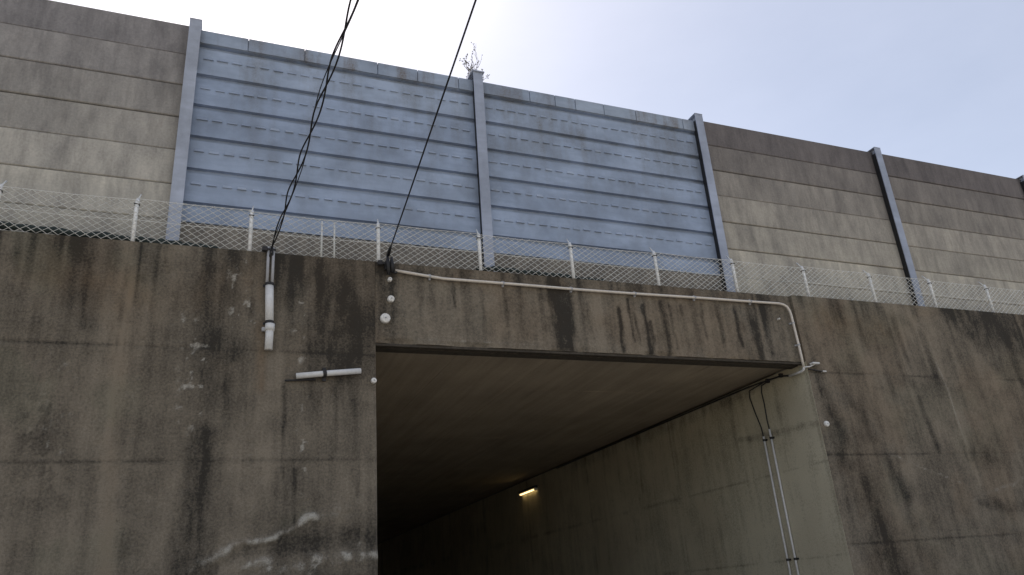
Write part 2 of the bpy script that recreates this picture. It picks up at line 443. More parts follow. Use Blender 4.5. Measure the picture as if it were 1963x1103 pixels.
M['blue'] = mat_paint('faded_blue_paint', (0.335, 0.405, 0.53))
M['hood'] = mat_paint('pale_blue_paint', (0.37, 0.43, 0.53), amt=0.5)  # slightly paler than the panel paint, for the louvre hoods
M['flash'] = mat_paint('stained_flashing_paint', (0.335, 0.395, 0.49), (0.16, 0.125, 0.095), 0.9)
M['post'] = mat_paint('blue_grey_post_paint', (0.40, 0.44, 0.53), amt=0.3, rough=0.55)

def mat_simple(name, base, rough=0.6, metal=0.0, var=0.2, scale=25, spec=0.4):
    mt, nt, b = new_mat(name); q = NB(nt)
    p = q.pos()
    n = q.noise(p, scale, 5, 0.65)
    c = q.mix(q.ramp(n, 0.3, 0.7), tuple(v * (1 - var) for v in base), tuple(min(1, v * (1 + var)) for v in base))
    q.L(c, b.inputs['Base Color'])
    b.inputs['Roughness'].default_value = rough; b.inputs['Metallic'].default_value = metal
    b.inputs['Specular IOR Level'].default_value = spec
    q.bump(n, 0.15, 0.004, b)
    return mt
M['white_post'] = mat_simple('white_fence_paint', (0.88, 0.88, 0.87), 0.22, 0, 0.03, 25, 0.8)
M['wire'] = mat_simple('galvanised_wire', (0.74, 0.74, 0.71), 0.5, 0.0, 0.15)
M['pvc'] = mat_simple('white_pvc', (0.70, 0.69, 0.67), 0.45, 0, 0.10)
M['pvc_grey'] = mat_simple('grey_pvc', (0.40, 0.40, 0.41), 0.45, 0, 0.10)
M['pvc_cream'] = mat_simple('cream_pvc', (0.66, 0.60, 0.52), 0.5, 0, 0.12)
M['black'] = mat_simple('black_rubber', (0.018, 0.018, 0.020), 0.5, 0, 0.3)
M['steel_dark'] = mat_simple('dark_weathered_steel', (0.035, 0.033, 0.034), 0.6, 0.2, 0.3)
M['hose'] = mat_simple('dark_green_netting', (0.030, 0.042, 0.040), 0.8, 0, 0.4, 40)
M['dark_tone'] = mat_simple('groove_shade_concrete', (0.060, 0.050, 0.038), 0.9, 0, 0.35, 18)  # dark colour stands in for shade in the drip groove
M['twig'] = mat_simple('dry_twig', (0.12, 0.095, 0.075), 0.8, 0, 0.3)
M['leaf'] = mat_simple('dry_leaf', (0.11, 0.10, 0.06), 0.8, 0, 0.4)
M['mortar'] = mat_simple('white_mortar', (0.74, 0.72, 0.68), 0.85, 0, 0.25, 60)
M['asphalt'] = mat_simple('asphalt', (0.055, 0.054, 0.052), 0.9, 0, 0.3, 14)
M['pale_road'] = mat_simple('pale_concrete_road', (0.36, 0.335, 0.285), 0.9, 0, 0.2, 9)  # unseen road, made pale to bounce light into the tunnel
M['earth'] = mat_simple('pale_gravel_ground', (0.46, 0.405, 0.315), 0.95, 0, 0.35, 1.5)  # unseen ground, made pale to bounce light onto walls and tunnel
M['line'] = mat_simple('road_paint', (0.7, 0.7, 0.67), 0.7, 0, 0.15, 8)
M['deck'] = mat_simple('deck_concrete', (0.25, 0.24, 0.22), 0.9, 0, 0.2, 6)
M['glass_shade'] = mat_simple('lamp_plastic', (0.75, 0.70, 0.6), 0.4, 0, 0.05)

def mat_emit(name, col, s):
    mt = bpy.data.materials.new(name); mt.use_nodes = True
    nt = mt.node_tree; nt.nodes.clear()
    out = nt.nodes.new('ShaderNodeOutputMaterial'); e = nt.nodes.new('ShaderNodeEmission')
    e.inputs[0].default_value = col + (1,); e.inputs[1].default_value = s
    nt.links.new(e.outputs[0], out.inputs[0])
    return mt
M['tube_lit'] = mat_emit('lit_lamp_tube', (1.0, 0.72, 0.32), 3.2)

# ------------------------------------------------------------------ cast concrete blocks with relief and stains
GAP = 0.0002
def cast_block(name, parent, u0, u1, z0, z1, base, axis, depth, fn, res, mat, arris=0.003, wear=0.0):
    """front grid over u (along X or Y) and z. axis 'y-': faces -Y at y=base; 'x-': faces -X at x=base"""
    u0 += GAP; u1 -= GAP; z0 += GAP; z1 -= GAP
    nu = max(2, int(round((u1 - u0) / res)) + 1); nz = max(2, int(round((z1 - z0) / res)) + 1)
    U, Z = np.meshgrid(np.linspace(u0, u1, nu), np.linspace(z0, z1, nz))
    if fn:
        g, w, p, mo, rel = fn(U, Z)
    else:
        g = w = p = mo = rel = np.zeros_like(U)
    rel = rel + np.zeros_like(U)
    edge = np.zeros_like(U); edge[0, :] = edge[-1, :] = 1; edge[:, 0] = edge[:, -1] = 1
    off = rel - arris * edge * sst(0.42, 0.62, fbm(U * 0.9 + Z * 0.7, Z * 0.9 - U * 0.4, 150, 3))
    if wear:
        off = off - wear * sst(z0 + 0.07, z0, Z) * sst(0.45, 0.75, fbm(U * 3.5, Z * 6, 160, 4))
    st = np.stack([np.clip(g, 0, 1.2), np.clip(w, 0, 1), np.clip(p, 0, 1), np.clip(mo, 0, 1) + 0 * U], -1).reshape(-1, 4)
    if axis == 'y-':
        P = np.stack([U, base - off, Z], -1).reshape(-1, 3)
        back = [(u0, base + depth, z0), (u1, base + depth, z0), (u1, base + depth, z1), (u0, base + depth, z1)]
    else:
        P = np.stack([base - off, U, Z], -1).reshape(-1, 3)
        back = [(base + depth, u0, z0), (base + depth, u1, z0), (base + depth, u1, z1), (base + depth, u0, z1)]
    o = root_off(parent)
    P = np.concatenate([P, np.array(back)]) - np.array(o)
    st = np.concatenate([st, np.tile([[0.4, 0, 0, 0]], (4, 1))])
    I = np.arange(nu * nz).reshape(nz, nu)
    a, b2, c, d = I[:-1, :-1].ravel(), I[:-1, 1:].ravel(), I[1:, 1:].ravel(), I[1:, :-1].ravel()
    q = np.stack([a, b2, c, d], -1) if axis == 'y-' else np.stack([d, c, b2, a], -1)
    faces = q.tolist()
    k = nu * nz
    sides = [list(I[0, :]) + [k + 1, k], list(I[:, -1]) + [k + 2, k + 1], list(I[-1, ::-1]) + [k + 3, k + 2], list(I[::-1, 0]) + [k, k + 3], [k, k + 1, k + 2, k + 3]]
    for s in sides[:4]:
        # own copies of the rim points, so that the face keeps a crisp arris
        n0 = len(P); rim = [int(v) for v in s]
        P = np.concatenate([P, P[rim]]); st = np.concatenate([st, st[rim]])
        s[:] = list(range(n0, n0 + len(rim)))
    for s in sides:
        s = [int(v) for v in s]
        faces.append(s[::-1] if axis == 'y-' else s)
    me = bpy.data.meshes.new(name)
    me.from_pydata(P.tolist(), [], faces)
    at = me.attributes.new('stain', 'FLOAT_COLOR', 'POINT')
    at.data.foreach_set('color', st.astype(np.float32).ravel())
    sm = np.zeros(len(me.polygons), dtype=bool); sm[:len(q)] = True
    me.polygons.foreach_set('use_smooth', sm)
    me.materials.append(mat)
    ob = bpy.data.objects.new(name, me)
    COL.objects.link(ob); ob.parent = parent
    return ob

LIFTS = [0.0, 0.74, 1.97, 3.20, 4.43, 5.66]

# ------------------------------------------------------------------ ground, road, deck
gm = BM()
for (x0, x1, y0, y1) in ((-600, 1.95, -600, 0.3), (1.95, 8.4, -600, 0.3), (8.4, 600, -600, 0.3), (1.95, 8.4, 0.3, 62), (-600, 600, 62, 600), (-600, 1.95, 0.3, 62), (8.4, 600, 0.3, 62)):
    gm.faces.new([gm.verts.new(p) for p in ((x0, y0, 0), (x1, y0, 0), (x1, y1, 0), (x0, y1, 0))])
bmesh.ops.remove_doubles(gm, verts=gm.verts, dist=1e-4)
tag(obj('ground', gm, M['earth']), kind='structure')
rm = BM()
for (x0, x1, y0, y1) in ((2.5, 7.8, -12.0, 70.0), (-90, 90, -17.5, -12.0), (2.5, 7.8, -80, -17.5)):
    rm.faces.new([rm.verts.new(p) for p in ((x0, y0, 0.004), (x1, y0, 0.004), (x1, y1, 0.004), (x0, y1, 0.004))])
tag(obj('road', rm, M['pale_road']), kind='structure')
lm = BM()
for k in range(14):
    y = -9 + k * 5.0
    lm.faces.new([lm.verts.new(p) for p in ((5.09, y, 0.008), (5.21, y, 0.008), (5.21, y + 2.5, 0.008), (5.09, y + 2.5, 0.008))])
tag(obj('road_marking', lm, M['line']), kind='structure')
km = BM()
box(km, 2.35, 2.5, -12, 0.0, 0, 0.12, 0.01); box(km, 7.8, 7.95, -12, 0.0, 0, 0.12, 0.01)
box(km, 2.35, 2.5, 0.01, 62, 0, 0.12, 0.01); box(km, 7.8, 7.95, 0.01, 62, 0, 0.12, 0.01)
tag(obj('kerb', km, M['deck']), kind='structure')
dm = BM()
box(dm, -60, 90, 0.72, 62, 5.30, 5.60)
tag(obj('motorway_deck', dm, M['asphalt']), kind='structure')

# ------------------------------------------------------------------ retaining walls
wl = thing('retaining_wall', 'tall stained concrete retaining wall left of the underpass, blotched dark and brown', 'retaining wall', (-3.0, 0, 0))
cols = [-16.0, -9.0, -4.6, -0.75, 1.90]
for i in range(4):
    for j in range(5):
        vis = (i >= 2 and j >= 1)
        cast_block('wall_panel', wl, cols[i], cols[i + 1], LIFTS[j], LIFTS[j + 1], 0.0, 'y-', 0.30, stain_left, 0.022 if vis and i == 3 else (0.03 if vis else 0.15), M['cast'])
cm = BM(); box(cm, -16, 1.89, 0.302, 0.70, 0, 5.64)
obj('wall_core', cm, M['deck'], wl)

wr = thing('retaining_wall', 'tall concrete retaining wall right of the underpass with black rain streaks', 'retaining wall', (14.0, 0, 0))
cols = [8.403, 14.6, 18.5, 22.0, 27.0, 34.0]
for i in range(5):
    for j in range(5):
        vis = (i < 1 and j >= 1)
        cast_block('wall_panel', wr, cols[i], cols[i + 1], LIFTS[j], LIFTS[j + 1] + (0.008 if j == 4 else 0), -0.035, 'y-', 0.30, stain_right, 0.025 if vis else (0.06 if i < 2 and j > 0 else 0.2), M['cast'])
cm = BM(); box(cm, 8.43, 34, 0.267, 0.70, 0, 5.64)
obj('wall_core', cm, M['deck'], wr)

# ------------------------------------------------------------------ underpass
ut = thing('underpass', 'dark concrete road underpass with a stained deep beam over its mouth', 'underpass', (5.15, 0, 0))
cast_block('fascia_beam', ut, 1.90, 8.40, 4.60, 5.662, 0.012, 'y-', 0.29, stain_fascia, 0.022, M['cast'], 0.004, 0.03)
em = BM()   # arris and drip groove under the beam, the groove's shade put into their colour
box(em, 1.905, 8.395, 0.030, 0.085, 4.565, 4.598, 0.004); box(em, 1.905, 8.395, 0.14, 0.30, 4.570, 4.598, 0.004)
obj('drip_edge', em, M['dark_tone'], ut)
rs = random.Random(9)
sy = [0.303] + [0.27 + 1.8 * k for k in range(1, 14)] + [62.0]
sx = [1.90, 3.08, 4.40, 5.72, 7.04, 8.44]
for a, b in zip(sy, sy[1:]):
    for c, d in zip(sx, sx[1:]):
        dz = rs.uniform(-.002, .002)
        bm = BM(); box(bm, c + .001, d - .001, a + .001, b - .001, 4.632 + dz, 5.28, .003)
        obj('soffit_panel', bm, M['soffit'], ut)
ys = [-0.03] + [0.27 + 3.6 * k for k in range(1, 9)] + [62.0]
zs = [0.0, 1.85, 3.12, 4.598]
for i in range(len(ys) - 1):
    for j in range(3):
        res = 0.03 if i == 0 else (0.06 if i < 3 else (0.15 if i < 8 else 0.6))
        cast_block('side_wall_panel', ut, ys[i], ys[i + 1], zs[j], zs[j + 1], 8.40, 'x-', 0.3, stain_tunnel, res, M['tunnel'], 0.0)
cm = BM(); box(cm, 8.702, 8.9, 0.75, 62, 0, 5.28)
obj('wall_core', cm, M['deck'], ut)
cm = BM(); box(cm, 1.55, 1.898, 0.75, 62, 0, 5.28)
obj('side_wall', cm, M['soffit'], ut)
# ------------------------------------------------------------------ noise barriers
SLOPE = 0.0082
BY = 0.48                               # front plane of the panels
POSTX = [-8.56, -4.53, -0.505, 3.53, 7.56, 11.62, 15.72, 19.80, 23.9]
def zof(x): return -SLOPE * (x - 3.53)
def barrier(label, x):
    r = thing('noise_barrier', label, 'noise barrier', (x, BY, zof(x)))
    r.rotation_euler = (0, SLOPE, 0)
    return r
b_left = barrier('weathered brown concrete panel noise barrier left of the blue metal one', -4.53)
b_blue = barrier('faded blue metal noise barrier of louvred panels above the underpass', 3.53)
b_right = barrier('grimy concrete panel noise barrier right of the blue metal one', 15.72)

# H-section post, local origin on the panel plane at z=0 (true height kept in the mesh)
def post_mesh(z0, z1, cap):
    bm = BM()
    box(bm, -0.075, 0.075, -0.120, -0.105, z0, z1)
    box(bm, -0.005, 0.005, -0.105, 0.105, z0, z1)
    box(bm, -0.075, 0.075, 0.105, 0.120, z0, z1)
    if cap: box(bm, -0.10, 0.10, -0.145, 0.14, z1 + 0.001, z1 + 0.022, 0.003)
    else: box(bm, -0.078, 0.078, -0.123, 0.123, z1 + 0.001, z1 + 0.010)
    me = bpy.data.meshes.new('post'); bm.to_mesh(me); bm.free(); me.materials.append(M['post'])
    return me
post_a = post_mesh(5.60, 9.17, False)
post_c = post_mesh(5.60, 9.17, True)
for k, x in enumerate(POSTX):
    r = b_left if k < 2 else (b_blue if k < 5 else b_right)
    inst('post', post_c if k == 3 else post_a, r, (x - r.location.x, 0, 0), (0.8 if k < 4 else 0.3, 0, 0, 1))
shade_bm = BM()  # black strips standing in for the shaded gap behind each post flange
for sx in (-1, 1): box(shade_bm, sx * 0.052 - 0.009, sx * 0.052 + 0.009, -0.104, -0.002, 5.70, 9.06)
shade_me = bpy.data.meshes.new('gap_shade_strip'); shade_bm.to_mesh(shade_me); shade_bm.free(); shade_me.materials.append(M['black'])
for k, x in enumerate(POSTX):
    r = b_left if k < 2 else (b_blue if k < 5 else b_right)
    inst('gap_shade_strip', shade_me, r, (x - r.location.x, 0, 0))
foot_bm = BM(); box(foot_bm, -0.13, 0.13, -0.17, 0.16, 5.585, 5.603, 0.003)
foot_me = bpy.data.meshes.new('base_plate'); foot_bm.to_mesh(foot_me); foot_bm.free(); foot_me.materials.append(M['post'])
for k, x in enumerate(POSTX):
    r = b_left if k < 2 else (b_blue if k < 5 else b_right)
    inst('base_plate', foot_me, r, (x - r.location.x, 0, 0), (1, 0, 0, 1))

# precast panels: a shared mesh per bay width, its own tone per panel
def panel_mesh(w, h):
    bm = BM(); box(bm, -w / 2, w / 2, 0.0, 0.09, 0.004, h - 0.004, 0.011)
    me = bpy.data.meshes.new('concrete_panel'); bm.to_mesh(me); bm.free(); me.materials.append(M['panel'])
    return me
ROW0, ROWH, NROW = 5.690, 0.4945, 7     # bottom of the lowest row
rng = random.Random(5)
def tone(j, left):
    """dirt builds up from row to row: the top row carries most of it"""
    f = (NROW - 1 - j) / (NROW - 1)      # 0 at the top row
    f = f ** 1.0
    lo = Vector((0.262, 0.250, 0.250)) if left else Vector((0.155, 0.141, 0.140))
    hi = Vector((0.48, 0.455, 0.395)) if left else Vector((0.51, 0.478, 0.405))
    v = lo.lerp(hi, f) * rng.uniform(0.90, 1.10)
    return (v.x, v.y, v.z, 1)
for k in range(len(POSTX) - 1):
    x0, x1 = POSTX[k], POSTX[k + 1]; w = x1 - x0 - 0.014; xm = (x0 + x1) / 2
    if k in (2, 3):
        me = panel_mesh(w, 0.48)
        o = inst('concrete_panel', me, b_blue, (xm - b_blue.location.x, 0, ROW0), (0.23, 0.21, 0.18, 1))
        continue
    r = b_left if k < 2 else b_right
    me = panel_mesh(w, ROWH)
    for j in range(NROW):
        z = ROW0 + j * ROWH - (0.03 if k >= 4 else 0.0) * 0
        cp = inst('concrete_panel', me, r, (xm - r.location.x, rng.uniform(-0.008, 0.008), z), tone(j, k < 2))
        cp.rotation_euler = (rng.uniform(-.006, .006), 0, rng.uniform(-.0015, .0015))

# blue metal panels: lipped profile, a row of louvre hoods along the middle
def metal_mesh(w, h, cap=False):
    bm = BM()
    lip = 0.074
    prof = [(0.0, 0.0), (0.07, 0.0), (0.07, h), (0.064, h), (0.064, h - lip), (0.0, h - lip - 0.006)]
    if cap: prof = [(0.0, 0.0), (0.07, 0.0), (0.07, h), (0.0, h)]
    prism_x(bm, prof, -w / 2, w / 2)
    me = bpy.data.meshes.new('metal_panel'); bm.to_mesh(me); bm.free(); me.materials.append(M['blue'])
    return me
hood_bm = BM()
hw, hh = 0.064, 0.040
vs = [hood_bm.verts.new(p) for p in ((-hw, -0.024, 0), (hw, -0.024, 0), (hw - .012, -0.001, hh), (-hw + .012, -0.001, hh), (-hw, 0.003, 0), (hw, 0.003, 0), (hw - .012, 0.003, hh), (-hw + .012, 0.003, hh))]
for f in ((0, 1, 2, 3), (0, 4, 5, 1), (1, 5, 6, 2), (0, 3, 7, 4), (2, 6, 7, 3), (4, 7, 6, 5)): hood_bm.faces.new([vs[i] for i in f])
bmesh.ops.recalc_face_normals(hood_bm, faces=hood_bm.faces)
hood_me = bpy.data.meshes.new('louvre_hood'); hood_bm.to_mesh(hood_me); hood_bm.free(); hood_me.materials.append(M['hood'])
rows = [(6.175, 0.285)] + [(6.46 + 0.4825 * i, 0.4825) for i in range(5)] + [(8.8725, 0.20)]
for k in (2, 3):
    x0, x1 = POSTX[k], POSTX[k + 1]; w = x1 - x0 - 0.014; xm = (x0 + x1) / 2
    for j, (z, h) in enumerate(rows):
        cap = j == len(rows) - 1
        me = metal_mesh(w, h, cap)
        dirty = (0.25, 0.3, 0.35, 0.5, 0.8, 1.1, 1.6)[j] * (1.1 if k == 3 else 1.0)
        p = inst('metal_panel', me, b_blue, (xm - b_blue.location.x, 0.0, z), (dirty, 0, 0, 1))
        if cap:
            # flashing pieces clipped over the top edge, with their open joints
            cuts = sorted([0.0, w] + [w * t for t in ((.17, .36, .62, .77, .93) if k == 2 else (.22, .33, .42, .55, .70, .93))])
            for a, b in zip(cuts, cuts[1:]):
                bm = BM(); box(bm, a - w / 2 + 0.005, b - w / 2 - 0.005, -0.026, 0.084, 0.004, h + 0.012, 0.003)
                me2 = bpy.data.meshes.new('top_flashing'); bm.to_mesh(me2); bm.free(); me2.materials.append(M['flash'])
                inst('top_flashing', me2, p, (0, 0, 0), (rng.uniform(0.9, 1.9), 0, 0, 1))
        elif j > 0:
            n = 21
            for i in range(n):
                hd = inst('louvre_hood', hood_me, p, (-w / 2 + 0.19 + i * (w - 0.38) / (n - 1) + rng.uniform(-.006, .006), 0, 0.235 + rng.uniform(-.004, .004)), (rng.choice((0.2, 0.3, 0.6, 1.4)), 0, 0, 1))
                hd.scale = (rng.uniform(.82, 1.08), rng.uniform(.6, 1.2), rng.uniform(.55, 1.15))

# ------------------------------------------------------------------ chain link fence along the wall top
FX = [-4.92, -3.56, -2.21, -0.85, 0.41, 1.96, 3.33, 4.70, 6.08, 7.47, 8.85, 10.25, 11.62, 13.01, 14.4, 15.8, 17.2]
FY = 0.06
def wtop(x): return 5.66 + 0.0045 * (x - 4)
fn_ = thing('wire_fence', 'low chain link fence on thin white posts along the top of the wall', 'fence', (4.0, FY, 5.66))
for x in FX:
    bm = BM()
    tube(bm, [(x, FY, wtop(x) - 0.02), (x, FY, 6.19), (x + 0.005, FY + 0.02, 6.235)], [0.024, 0.024, 0.022], 8)
    po = obj('post', bm, M['white_post'], fn_, True)
    bm = BM(); tube(bm, [(x + 0.004, FY + 0.018, 6.225), (x + 0.02, FY + 0.12, 6.35)], 0.009, 6)
    obj('top_arm', bm, M['wire'], po, True)
    bm = BM(); box(bm, x - 0.030, x + 0.030, FY - 0.026, FY + 0.026, 6.150, 6.162)
    obj('wire_clip', bm, M['steel_dark'], po)
for x in (1.25, 1.405):
    bm = BM(); tube(bm, [(x, FY, 5.63), (x, FY, 6.18)], 0.012, 6)
    obj('stake', bm, M['wire'], fn_, True)
PW, PH = 0.105, 0.075
for a, b in zip(FX, FX[1:]):
    bm = BM(); zt, zb = 6.20 + random.uniform(-.02, .02), 5.67
    H = zt - zb; run = H * PW / PH
    n = int((b - a + run) / PW) + 1
    for s in (1, -1):
        for i in range(n):
            xs = a - run + i * PW
            # clip the slanted wire to the span
            t0 = max(0.0, (a - xs) / run); t1 = min(1.0, (b - xs) / run)
            if t1 - t0 < 0.03: continue
            pts = []; wob = random.uniform(-.016, .016)
            for t in (t0, (t0 + t1) / 2, t1):
                zz = zb + H * t if s == 1 else zt - H * t
                xx = xs + run * t + wob * math.sin(3.1 * t)
                pts.append((xx, FY - 0.024 * s * 0.1 - 0.03 + 0.006 * math.sin(xx * 3 + zz * 7), zz))
            tube(bm, pts, 0.0037 * random.uniform(.8, 1.2), 3, False)
    for z in (zt, (zt + zb) / 2):
        tube(bm, [(a, FY - 0.03, z), ((a + b) / 2, FY - 0.03, z - 0.012), (b, FY - 0.03, z)], 0.0036, 4)
    obj('wire_mesh', bm, M['wire'], fn_)

# dark green netting rolled at the fence foot
def hose(label, pts, r):
    bm = BM(); fine = []
    for p, q in zip(pts, pts[1:]):
        for k in range(6):
            t = k / 6; fine.append(Vector(p).lerp(Vector(q), t))
    fine.append(Vector(pts[-1]))
    tube(bm, [f + Vector((0, random.uniform(-.008, .008), random.uniform(-.012, .012))) for f in fine], [r * random.uniform(.75, 1.25) for _ in fine], 8)
    return tag(obj('netting_roll', bm, M['hose'], smooth=True), label, 'netting', 'netting rolls at the fence foot')
hose('long dark green roll of netting along the wall top under the left concrete barrier', [(-4.4, .13, 5.80), (-2.9, .13, 5.79), (-2.16, .13, 5.775), (-1.66, .13, 5.765), (-1.15, .13, 5.745), (-0.61, .13, 5.735), (-0.33, .13, 5.72), (0.05, .13, 5.70)], 0.042)
hose('short dark green netting roll on the beam top below the middle blue post', [(3.3, .13, 5.74), (3.62, .13, 5.765), (4.02, .13, 5.75), (4.65, .13, 5.73), (5.2, .13, 5.71)], 0.032)

# ------------------------------------------------------------------ cable riser on the left wall
rz = thing('cable_riser', 'white plastic cable riser with two grey pipes fixed upright on the left wall', 'cable riser', (0.66, 0, 4.43))
for x in (0.618, 0.676):
    bm = BM(); tube(bm, [(x, -0.05, 5.70), (x, -0.05, 5.22)], 0.017, 10)
    obj('pipe', bm, M['pvc_grey'], rz, True)
bm = BM(); tube(bm, [(0.647, -0.055, 5.225), (0.664, -0.055, 4.745)], 0.047, 16)
obj('cover_tube', bm, M['pvc'], rz, True)
bm = BM(); tube(bm, [(0.672, -0.058, 4.735), (0.668, -0.058, 4.43)], 0.044, 16); tube(bm, [(0.672, -0.058, 4.735), (0.671, -0.058, 4.655)], 0.054, 16)
obj('lower_tube', bm, M['pvc'], rz, True)
bm = BM(); box(bm, 0.585, 0.632, -0.05, 0.0, 4.655, 4.70, 0.004)
obj('wall_bracket', bm, M['pvc_grey'], rz)
for x, z, r in ((0.647, 5.225, .053), (0.665, 4.755, .052)):
    bm = BM(); tube(bm, [(x, -0.055, z - .016), (x, -0.055, z + .016)], r, 14); box(bm, x - .07, x + .07, -0.012, 0.004, z - .014, z + .014)
    obj('clamp', bm, M['steel_dark'], rz)
bm = BM(); box(bm, 0.545, 0.605, -0.09, -0.03, 5.645, 5.70, 0.006)
box(bm, 0.60, 0.70, -0.075, -0.045, 5.662, 5.684)
obj('cable_clevis', bm, M['steel_dark'], rz)

# short slanted tube
tb = thing('wall_tube', 'short slanting white tube held by one dark clamp on the left wall', 'tube', (1.34, 0, 4.17))
bm = BM(); tube(bm, [(0.98, -0.06, 4.13), (1.345, -0.06, 4.175), (1.71, -0.06, 4.215)], 0.033, 14)
obj('tube', bm, M['pvc'], tb, True)
bm = BM(); tube(bm, [(1.275, -0.06, 4.167), (1.315, -0.06, 4.172)], 0.041, 14); box(bm, 1.275, 1.315, -0.03, 0.004, 4.09, 4.25)
obj('clamp', bm, M['steel_dark'], tb)
bm = BM(); tube(bm, [(0.86, -0.02, 4.085), (1.20, -0.025, 4.105)], 0.011, 8)
obj('rod', bm, M['steel_dark'], tb, True)

# ------------------------------------------------------------------ conduit over the beam
cd = thing('conduit', 'thin cream conduit running along the beam then turning down at the tunnel corner', 'conduit', (5.2, 0, 5.5))
pts = [(2.15, -.030, 5.545), (2.45, -.030, 5.515), (2.78, -.030, 5.484), (3.86, -.030, 5.485), (4.7, -.030, 5.480), (5.45, -.030, 5.484), (6.1, -.030, 5.492), (6.76, -.030, 5.50), (7.4, -.030, 5.503), (8.0, -.030, 5.508), (8.13, -.032, 5.508), (8.21, -.034, 5.494), (8.265, -.036, 5.465), (8.298, -.038, 5.40), (8.312, -.038, 5.33), (8.325, -.036, 5.0), (8.335, -.034, 4.70), (8.338, -.030, 4.50)]
bm = BM(); tube(bm, pts, 0.0185, 10)
obj('pipe', bm, M['pvc_cream'], cd, True)
bm = BM(); tube(bm, [(8.338, -.030, 4.51), (8.337, -.020, 4.47), (8.335, 0.02, 4.455), (8.335, 0.12, 4.455), (8.335, 0.30, 4.46)], 0.017, 10)
obj('elbow', bm, M['pvc'], cd, True)
for x, z in ((2.6, 5.501), (3.6, 5.485), (4.6, 5.481), (5.6, 5.486), (6.6, 5.498), (7.6, 5.504)):
    bm = BM(); tube(bm, [(x - .012, -.030, z), (x + .012, -.030, z)], 0.0235, 10); box(bm, x - .012, x + .012, -.012, .020, z - .04, z + .04)
    obj('saddle_clip', bm, M['pvc_grey'], cd)
for z in (5.2, 4.85):
    x = 8.312 + (5.33 - z) * 0.04
    bm = BM(); tube(bm, [(x, -.036, z - .012), (x, -.036, z + .012)], 0.0235, 10); box(bm, x - .04, x + .04, -.016, .020, z - .011, z + .011)
    obj('saddle_clip', bm, M['pvc_grey'], cd)

# strain clamp that anchors the single cable
ac = thing('cable_anchor', 'dark steel anchor with black insulators where the single cable meets the wall', 'cable anchor', (2.06, 0, 5.58))
for x, z0, z1 in ((2.045, 5.71, 5.47), (2.095, 5.70, 5.50)):
    bm = BM(); tube(bm, [(x, -.07, z0), (x + .006, -.07, (z0 + z1) / 2 + .02), (x + .012, -.065, z1)], [.017, .025, .021], 10)
    obj('insulator', bm, M['black'], ac, True)
bm = BM(); box(bm, 1.93, 1.985, -.06, -.01, 5.60, 5.66, .005); box(bm, 1.98, 2.12, -.055, -.036, 5.615, 5.640); box(bm, 2.02, 2.06, -.04, .02, 5.55, 5.66)
obj('bracket', bm, M['steel_dark'], ac)
bm = BM(); tube(bm, [(2.11, -.06, 5.52), (2.14, -.05, 5.50), (2.17, -.04, 5.515), (2.155, -.03, 5.545)], .009, 8)
obj('tail', bm, M['black'], ac, True)

# ------------------------------------------------------------------ overhead cables
CP = Vector((0, -8.8, 1.6))
def span(a, b, sag, n=40):
    a = Vector(a); b = Vector(b)
    out = []
    for k in range(n + 1):
        t = k / n; p = a.lerp(b, t); p.z -= sag * 4 * t * (1 - t); out.append(p)
    return out
def twist(line, r, turns, ph, n=160):
    out = []
    for k in range(n + 1):
        t = k / n * (len(line) - 1); i = min(int(t), len(line) - 2)
        p = line[i].lerp(line[i + 1], t - i)
        a = turns * 2 * math.pi * k / n + ph
        out.append(p + Vector((math.cos(a) * r, 0, math.sin(a) * r)))
    return out
# far ends hang on a pole behind the camera
A1 = Vector((0.652, -0.07, 5.69)); P1 = Vector((0.865, -4.08, 5.98)); E1 = A1 + (P1 - A1) * 6.0
A2 = Vector((2.045, -0.07, 5.71)); P2 = Vector((1.762, -4.33, 5.98)); E2 = A2 + (P2 - A2) * 5.6
ln = span(A1, E1, 0.10, 60)
bd = thing('cable_bundle', 'bundle of loosely twisted black overhead cables running down to the white riser', 'cable', A1)
for ph, r, rr in ((0.4, .025, .0080), (0.4 + math.pi, .025, .0080)):
    bm = BM(); pts = twist(ln, r, 17, ph, 420)
    for k in range(14): pts[k] = pts[k].lerp(ln[0] + Vector((0, 0, 0)), 1 - k / 14)
    tube(bm, pts, rr, 6)
    obj('strand', bm, M['black'], bd, True)
bm = BM(); pts = twist(ln, .036, 9, 2.2, 420)
for k in range(30): pts[k] = pts[k].lerp(ln[0], 1 - k / 30)
tube(bm, pts, .0048, 6)
obj('strand', bm, M['black'], bd, True)
bm = BM(); tube(bm, [A1 + Vector((-.005, .0, .02)), (0.64, -.065, 5.62), (0.619, -.05, 5.56)], .009, 8)
tube(bm, [A1 + Vector((.005, .0, .02)), (0.668, -.065, 5.63), (0.676, -.05, 5.56)], .009, 8)
obj('lead', bm, M['black'], bd, True)
sg = thing('cable', 'single black overhead cable descending to the dark anchor at the beam end', 'cable', A2)
bm = BM(); tube(bm, span(A2, E2, 0.10, 60), .0085, 6)
obj('strand', bm, M['black'], sg, True)
bm = BM(); tube(bm, [A2.lerp(P2, .012), A2.lerp(P2, .055)], [.026, .018], 8)
obj('grip', bm, M['black'], sg, True)

